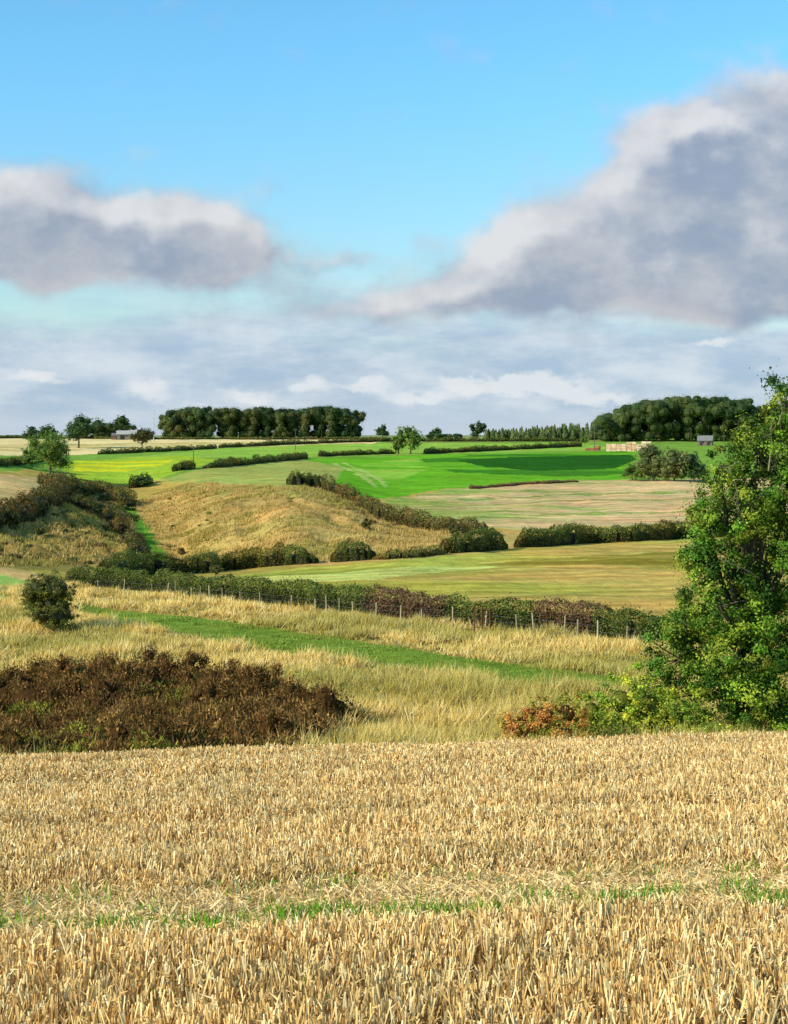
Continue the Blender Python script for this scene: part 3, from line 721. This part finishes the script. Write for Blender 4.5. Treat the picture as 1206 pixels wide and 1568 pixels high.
w=bpy.data.worlds.new("World");scene.world=w;w.use_nodes=True
try: w.cycles.sampling_method='NONE'
except Exception as ex: print(ex)
t=w.node_tree;N=t.nodes;Lk=t.links;N.clear()
STR=.1
curN=[N];curL=[Lk]
def val(o,n,i):
    if isinstance(o,(int,float)): n.inputs[i].default_value=o
    else: curL[0].new(o,n.inputs[i])
def M(op,a,b=0.0,c=None,clamp=False):
    n=curN[0].new('ShaderNodeMath');n.operation=op;n.use_clamp=clamp
    val(a,n,0);val(b,n,1)
    if c is not None: val(c,n,2)
    return n.outputs[0]
def VM(op,a,b=None,c=None):
    n=curN[0].new('ShaderNodeVectorMath');n.operation=op
    for i,q in enumerate((a,b,c)):
        if q is None: continue
        if isinstance(q,tuple): n.inputs[i].default_value=q
        else: curL[0].new(q,n.inputs[i])
    return n
def SM(x,a,b,c=0.0,d=1.0):
    n=curN[0].new('ShaderNodeMapRange');n.interpolation_type='SMOOTHSTEP'
    val(x,n,0)
    for i,q in enumerate((a,b,c,d)): n.inputs[i+1].default_value=q
    return n.outputs[0]
def NO(vec,sc,det=6,rough=.55,col=False):
    n=curN[0].new('ShaderNodeTexNoise');n.inputs['Scale'].default_value=sc;n.inputs['Detail'].default_value=det;n.inputs['Roughness'].default_value=rough
    curL[0].new(vec,n.inputs['Vector']);return n.outputs['Color' if col else 'Fac']
blobs=[(-20,310,120,76,1),(70,340,120,74,1),(185,375,150,64,1),(290,350,100,64,1),(350,390,64,58,.9),(50,400,130,44,.7),(230,222,95,22,.42),(150,245,70,24,.3),
 (1190,190,120,70,1),(1060,210,95,66,.95),(1130,300,190,100,1.1),(950,300,110,70,1.05),(1180,420,200,76,1.2),(1000,415,200,76,1.2),(850,375,110,62,1),(750,430,140,50,.9),(620,465,130,34,.72),(470,482,100,26,.6),(1190,125,80,28,.42),(480,390,100,34,.40),(540,402,60,16,.34),(430,440,60,18,.36),(700,360,70,22,.34)]
g=bpy.data.node_groups.new('cloud_density','ShaderNodeTree')
g.interface.new_socket('P',in_out='INPUT',socket_type='NodeSocketVector');g.interface.new_socket('D',in_out='OUTPUT',socket_type='NodeSocketFloat')
curN[0]=g.nodes;curL[0]=g.links
gi=g.nodes.new('NodeGroupInput');go=g.nodes.new('NodeGroupOutput')
P0=gi.outputs[0]
nc=NO(P0,9,3,.55,True)
Pw=VM('MULTIPLY_ADD',nc,(.06,.05,0),P0).outputs[0]
Pw=VM('ADD',Pw,(-.03,-.025,0)).outputs[0]
acc=0.0
for (a,b,ra,rb,wt) in blobs:
    cx=(a-CX)/1000;cy=(HY-b)/1000;rx=ra/1000;ry=rb/1000
    q=VM('MULTIPLY_ADD',Pw,(1/rx,1/ry,0),(-cx/rx,-cy/ry,0)).outputs[0]
    dt=VM('DOT_PRODUCT',q,q).outputs['Value']
    e=M('POWER',.3679,dt)
    acc=M('MULTIPLY_ADD',e,wt,acc)
nf=NO(VM('MULTIPLY',P0,(1,1.2,1)).outputs[0],8,8,.52)
acc=SM(acc,0.0,1.6,0.0,1.15)
out=M('MULTIPLY_ADD',M('SUBTRACT',nf,.5),1.5,acc)
g.links.new(out,go.inputs[0])
curN[0]=N;curL[0]=Lk
geo=N.new('ShaderNodeTexCoord');sx=N.new('ShaderNodeSeparateXYZ');Lk.new(geo.outputs['Generated'],sx.inputs[0])
yy=M('MAXIMUM',M('ABSOLUTE',sx.outputs[1]),.12)
PX=M('MULTIPLY',M('DIVIDE',sx.outputs[0],yy),2.418);PY=M('MULTIPLY',M('DIVIDE',sx.outputs[2],yy),2.418)
cb=N.new('ShaderNodeCombineXYZ');Lk.new(PX,cb.inputs[0]);Lk.new(PY,cb.inputs[1]);Pp=cb.outputs[0]
def grp(v):
    n=N.new('ShaderNodeGroup');n.node_tree=g;Lk.new(v,n.inputs[0]);return n.outputs[0]
d0=grp(Pp);d1=grp(VM('ADD',Pp,(-.024,.03,0)).outputs[0])
dens=SM(d0,.04,.80)
lit=SM(M('SUBTRACT',d0,d1),-.12,.55)
def MIX(f,a,b):
    n=N.new('ShaderNodeMix');n.data_type='RGBA';val(f,n,0)
    for i,q in((6,a),(7,b)):
        if isinstance(q,(tuple,np.ndarray,list)): n.inputs[i].default_value=tuple(float(z) for z in q)[:3]+(1,)
        else: Lk.new(q,n.inputs[i])
    return n.outputs[2]
def K(r,g_,b): return tuple(S(r,g_,b,1/STR))
sky=N.new('ShaderNodeTexSky');sky.sky_type='NISHITA';sky.sun_disc=False;sky.sun_elevation=sun_el;sky.sun_rotation=az%(2*math.pi)
sky.air_density=1.0;sky.dust_density=.3;sky.ozone_density=1.0
tint=MIX(SM(PY,.1,.62),(1.2,1.42,1.45,1),(.98,1.86,2.15,1))
skyc=VM('MULTIPLY',sky.outputs[0],tint).outputs[0]
st=NO(VM('MULTIPLY',Pp,(2.2,13,1)).outputs[0],1.0,7,.55)
band=SM(M('MULTIPLY_ADD',M('SUBTRACT',st,.5),.34,PY),.28,.12,0,1)
bn=NO(VM('MULTIPLY',Pp,(4,12,1)).outputs[0],1.3,7,.6)
bandc=MIX(SM(bn,.35,.68),K(166,190,216),K(212,222,234))
bandc=MIX(SM(PY,.0,.06),K(192,206,224),bandc)
c1=MIX(M('MULTIPLY',band,.92),skyc,bandc)
pf=0.0
pn=NO(VM('MULTIPLY',Pp,(1,1.6,1)).outputs[0],16,7,.6,True)
Pq=VM('ADD',VM('MULTIPLY_ADD',pn,(.07,.07,0),Pp).outputs[0],(-.035,-.035,0)).outputs[0]
for a,b,ra,rb in[(860,585,75,20),(700,582,40,16),(770,596,60,14),(225,596,50,22),(560,590,50,14),(470,588,30,16),(1095,527,42,10),(60,580,60,10),(380,606,60,14),(920,612,80,14),(640,610,60,14)]:
    cx=(a-CX)/1000;cy=(HY-b)/1000;rx=ra/1000;ry=rb/1000
    q=VM('MULTIPLY_ADD',Pq,(1/rx,1/ry,0),(-cx/rx,-cy/ry,0)).outputs[0]
    pf=M('MULTIPLY_ADD',M('POWER',.3679,VM('DOT_PRODUCT',q,q).outputs['Value']),1.0,pf)
c2=MIX(M('MULTIPLY',SM(pf,.3,1.0),.75),c1,K(234,238,240))
grey=NO(VM('MULTIPLY',Pp,(1,1.6,1)).outputs[0],5,6,.6)
cc=MIX(SM(grey,.36,.64),K(152,166,188),K(194,196,202))
cc=MIX(M('MULTIPLY',SM(d0,.8,1.5),.5),cc,K(146,158,180))
g2=NO(VM('ADD',VM('MULTIPLY',Pp,(1,1.3,1)).outputs[0],(3.3,1.7,0)).outputs[0],6,4,.5)
cc=MIX(M('MULTIPLY',lit,SM(g2,.34,.62,.35,.95)),cc,K(228,228,230))
c3=MIX(M('MULTIPLY',dens,.95),c2,cc)
bg=N.new('ShaderNodeBackground');bg.inputs['Strength'].default_value=STR;Lk.new(c3,bg.inputs['Color'])
wo=N.new('ShaderNodeOutputWorld');Lk.new(bg.outputs[0],wo.inputs['Surface'])
# ------------------------------------------------------------------ camera
cd=bpy.data.cameras.new('camera');cam=bpy.data.objects.new('camera',cd);bpy.context.collection.objects.link(cam)
cam.location=(0,0,0);cam.rotation_euler=(math.pi/2,0,0)
cd.sensor_width=36;cd.lens=36*F/1568;cd.shift_y=-116/1568;cd.clip_start=.1;cd.clip_end=20000
scene.camera=cam
print('verts',sum(len(o.data.vertices) for o in bpy.data.objects if o.type=='MESH'))
